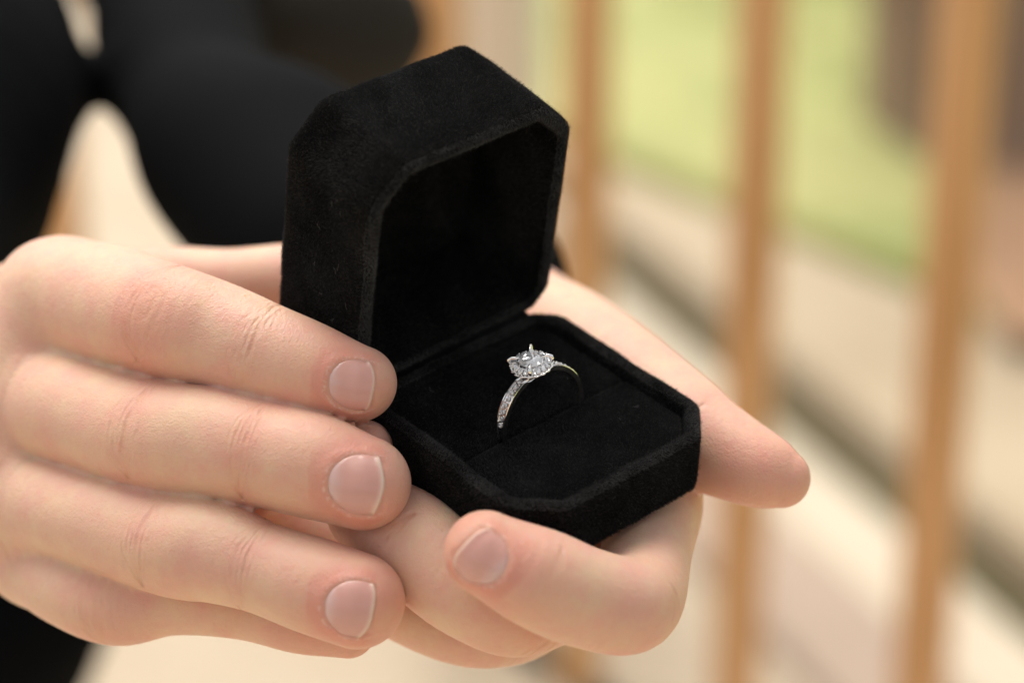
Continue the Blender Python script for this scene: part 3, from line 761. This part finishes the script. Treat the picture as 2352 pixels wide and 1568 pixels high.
for sx in (1, -1):
    for sy in (1, -1):
        e = np.array([sx * .68, sy * .73, 0.0]); e /= np.linalg.norm(e)
        def at_r(r, z): return e * r + np.array([0, 0, z])
        bm = bmesh.new()
        tube(bm, [at_r(1.0, 10.1), at_r(1.7, 10.9), at_r(2.9, 12.0), at_r(3.95, 12.8), at_r(4.45, 13.5), at_r(4.35, 14.1), at_r(3.6, 14.5), at_r(2.75, CZ + .62), at_r(2.05, CZ + .6)], [.42, .44, .44, .42, .42, .42, .38, .27, .10], 10)
        link('claw', bm_mesh('claw', bm), GOLD, ring)
# bridge under the head
bm = bmesh.new()
for sy in (1, -1):
    tube(bm, [(-3.6, sy * .75, 10.1), (-1.6, sy * .95, 10.6), (0, sy * 1.0, 10.7), (1.6, sy * .95, 10.6), (3.6, sy * .75, 10.1)], .38, 8)
link('bridge', bm_mesh('bridge', bm), GOLD, ring)

# ------------------------------------------------------------------ GROUND: soil, two stone slabs with a mossy gap, lawn, dirt
def sheet(name, mat, pts, z, parent=None):
    return tag(link(name, mesh(name, [(p[0], p[1], z) for p in pts], [tuple(range(len(pts)))], False), mat, parent), kind='structure')
sheet('ground', SOIL, [(-60, -20), (60, -20), (60, 120), (-60, 120)], 0.0)
def slab(name, mat, pts, z0, z1, label=None):
    bm = bmesh.new(); top = [bm.verts.new((p[0], p[1], z1)) for p in pts]; bot = [bm.verts.new((p[0], p[1], z0)) for p in pts]
    bm.faces.new(top); bm.faces.new(bot[::-1])
    for i in range(len(pts)): j = (i + 1) % len(pts); bm.faces.new((top[i], bot[i], bot[j], top[j]))
    bmesh.ops.recalc_face_normals(bm, faces=bm.faces[:])
    bmesh.ops.bevel(bm, geom=[e for e in bm.edges if all(v in top for v in e.verts)], offset=.008, segments=2, affect='EDGES')
    return tag(link(name, bm_mesh(name, bm, 1.0, False), mat), label, kind='structure')
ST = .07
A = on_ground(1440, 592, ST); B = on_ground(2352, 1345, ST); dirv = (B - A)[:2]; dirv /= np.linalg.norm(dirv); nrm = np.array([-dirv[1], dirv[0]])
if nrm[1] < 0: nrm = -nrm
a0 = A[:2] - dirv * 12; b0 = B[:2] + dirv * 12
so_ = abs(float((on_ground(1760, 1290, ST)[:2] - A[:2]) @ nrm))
for mt_, q0, q1 in ((LIGHT, .05, .17), (PALE, .176, so_ - .075), (SHADE_BAND, so_ - .067, so_ + .067), (PALE, so_ + .075, 14)):  # the darker strip is a shadow band laid in as a slab
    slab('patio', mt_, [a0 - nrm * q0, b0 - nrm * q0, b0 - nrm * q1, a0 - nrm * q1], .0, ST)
slab('path', TAUPE, [a0 + nrm * .05, a0 + nrm * 1.9, b0 + nrm * 1.9, b0 + nrm * .05], .0, ST)
K1, K2 = on_ground(1300, 345, ST), on_ground(2352, 770, ST); kd = (K2 - K1)[:2]; kd /= np.linalg.norm(kd); kn = np.array([-kd[1], kd[0]]); kn = kn if kn[1] > 0 else -kn
slab('lawn', LAWN, [K1[:2] - kd * 25, K2[:2] + kd * 25, K2[:2] + kd * 25 + kn * 60, K1[:2] - kd * 25 + kn * 60], .0, ST + .03)
D0 = [on_ground(u, v, ST + .034)[:2] for u, v in ((2130, 330), (2260, 60), (2900, 60), (2900, 800), (2310, 770), (2190, 600))]
sheet('dirt', DIRT, D0, ST + .034)
nb = 26000
gx = rng.uniform(-2.2, 3.2, nb); gy = rng.uniform(3.6, 8.5, nb)
hh = rng.uniform(.02, .055, nb); ga = rng.uniform(0, 6.28, nb); gw = rng.uniform(.002, .004, nb); gl = rng.normal(0, .018, (nb, 2))
side = (gx - a0[0]) * nrm[0] + (gy - a0[1]) * nrm[1]
ok = ((gx - K1[0]) * kn[0] + (gy - K1[1]) * kn[1] > .0) & (side > .6)
gx, gy, hh, ga, gw, gl = [q[ok] for q in (gx, gy, hh, ga, gw, gl)]; nb = len(gx)
GV = np.empty((nb, 3, 3)); GV[:, 0] = np.stack([gx - gw * np.cos(ga), gy - gw * np.sin(ga), np.full(nb, ST + .03)], 1); GV[:, 1] = np.stack([gx + gw * np.cos(ga), gy + gw * np.sin(ga), np.full(nb, ST + .03)], 1)
GV[:, 2] = np.stack([gx + gl[:, 0], gy + gl[:, 1], hh + ST + .03], 1)
go = link('grass', mesh('grass', GV.reshape(-1, 3), np.arange(nb * 3).reshape(-1, 3), False), BLADE); tag(go, 'short yellow green grass beyond the stone path', 'grass', kind='stuff')

# ------------------------------------------------------------------ RAILING of square wooden balusters
def box(bm, cx, cy, z0, z1, w, rot=0.0, ch=.004):
    r = bmesh.ops.create_cube(bm, size=1.0)['verts']
    bmesh.ops.scale(bm, vec=(w, w, z1 - z0), verts=r); bmesh.ops.rotate(bm, verts=r, cent=(0, 0, 0), matrix=Matrix.Rotation(rot, 3, 'Z'))
    bmesh.ops.translate(bm, verts=r, vec=(cx, cy, (z0 + z1) / 2))
    ed = list({e for v in r for e in v.link_edges}); bmesh.ops.bevel(bm, geom=ed, offset=ch, segments=2, affect='EDGES')
FO = world(at(1735, 800, 1950)); FO[2] = .0
fence = empty('railing', loc=FO); tag(fence, 'orange wooden railing of upright square balusters beyond the hands', 'railing')
p1 = world(at(1345, 500, 2150)); p3 = world(at(2190, 500, 1760))
fd = (p3 - p1)[:2]; fl = np.linalg.norm(fd); fd /= fl; fa = math.atan2(fd[1], fd[0])
def baluster(u, d, w, rot):
    p = world(at(u, 500, d)); bm = bmesh.new(); box(bm, 0, 0, .06, 1.02, w, rot)
    o = link('baluster', bm_mesh('baluster', bm, 1.0, False), WOOD, fence); o.location = (p[0] - FO[0], p[1] - FO[1], 0); return o
for u, d, w in ((140, 2720, .040), (570, 2520, .036), (1010, 2330, .036), (1345, 2150, .035), (1733, 1950, .034), (2190, 1760, .035), (2740, 1580, .036), (3380, 1420, .036)): baluster(u, d, w, -.62)
for name, z0, z1, w in (('handrail', 1.02, 1.07, .07), ('bottom_rail', .03, .07, .05)):
    a = p1[:2] - fd * 1.1; b = p1[:2] + fd * 1.3; L = np.linalg.norm(b - a); bm = bmesh.new()
    r = bmesh.ops.create_cube(bm, size=1.0)['verts']; bmesh.ops.scale(bm, vec=(L, w, z1 - z0), verts=r); bmesh.ops.rotate(bm, verts=r, cent=(0, 0, 0), matrix=Matrix.Rotation(fa, 3, 'Z'))
    bmesh.ops.translate(bm, verts=r, vec=((a + b)[0] / 2 - FO[0], (a + b)[1] / 2 - FO[1], (z0 + z1) / 2)); bmesh.ops.bevel(bm, geom=bm.edges[:], offset=.006, segments=2, affect='EDGES')
    link(name, bm_mesh(name, bm, 1.0, False), WOOD, fence)
# pale square post on a wider plinth, past the lid, sunlight put into its cream
pp_ = world(at(1150, 100, 2420)); pz = world(at(1150, 470, 2420))[2]
pale = empty('sunlit_post', loc=(pp_[0], pp_[1], 0)); tag(pale, 'square post, sunlight painted in as cream, on a wider plinth just past the orange baluster behind the lid', 'post')
bm = bmesh.new(); box(bm, 0, 0, pz, 1.15, .066, -.6, .006); link('shaft', bm_mesh('shaft', bm, 1.0, False), SUNLIT_CREAM, pale)
bm = bmesh.new(); box(bm, 0, 0, .0, pz - .001, .125, -.6, .03); link('plinth', bm_mesh('plinth', bm, 1.0, False), SUNLIT_CREAM, pale)

# ------------------------------------------------------------------ tree behind the railing on the right
tb = on_ground(2370, 430); tree = empty('tree', loc=(tb[0], tb[1], 0)); tag(tree, 'brown tree trunk standing at the edge of the grass beyond the railing', 'tree')
bm = bmesh.new(); zs = np.linspace(-.05, 3.2, 22); rings = []
for z in zs:
    r = .16 + .12 * math.exp(-max(z, 0) / .22); ring_ = []
    for k in range(24):
        t = 2 * math.pi * k / 24; q = r * (1 + .07 * math.sin(5 * t + z * 2) + .04 * math.sin(9 * t - z * 5)); ring_.append(bm.verts.new((q * math.cos(t) - .30 * z, q * math.sin(t) + .1 * z, z)))
    rings.append(ring_)
for a, b in zip(rings, rings[1:]):
    for k in range(24): bm.faces.new((a[k], a[(k + 1) % 24], b[(k + 1) % 24], b[k]))
link('trunk', bm_mesh('trunk', bm, 1.0), BARK, tree)
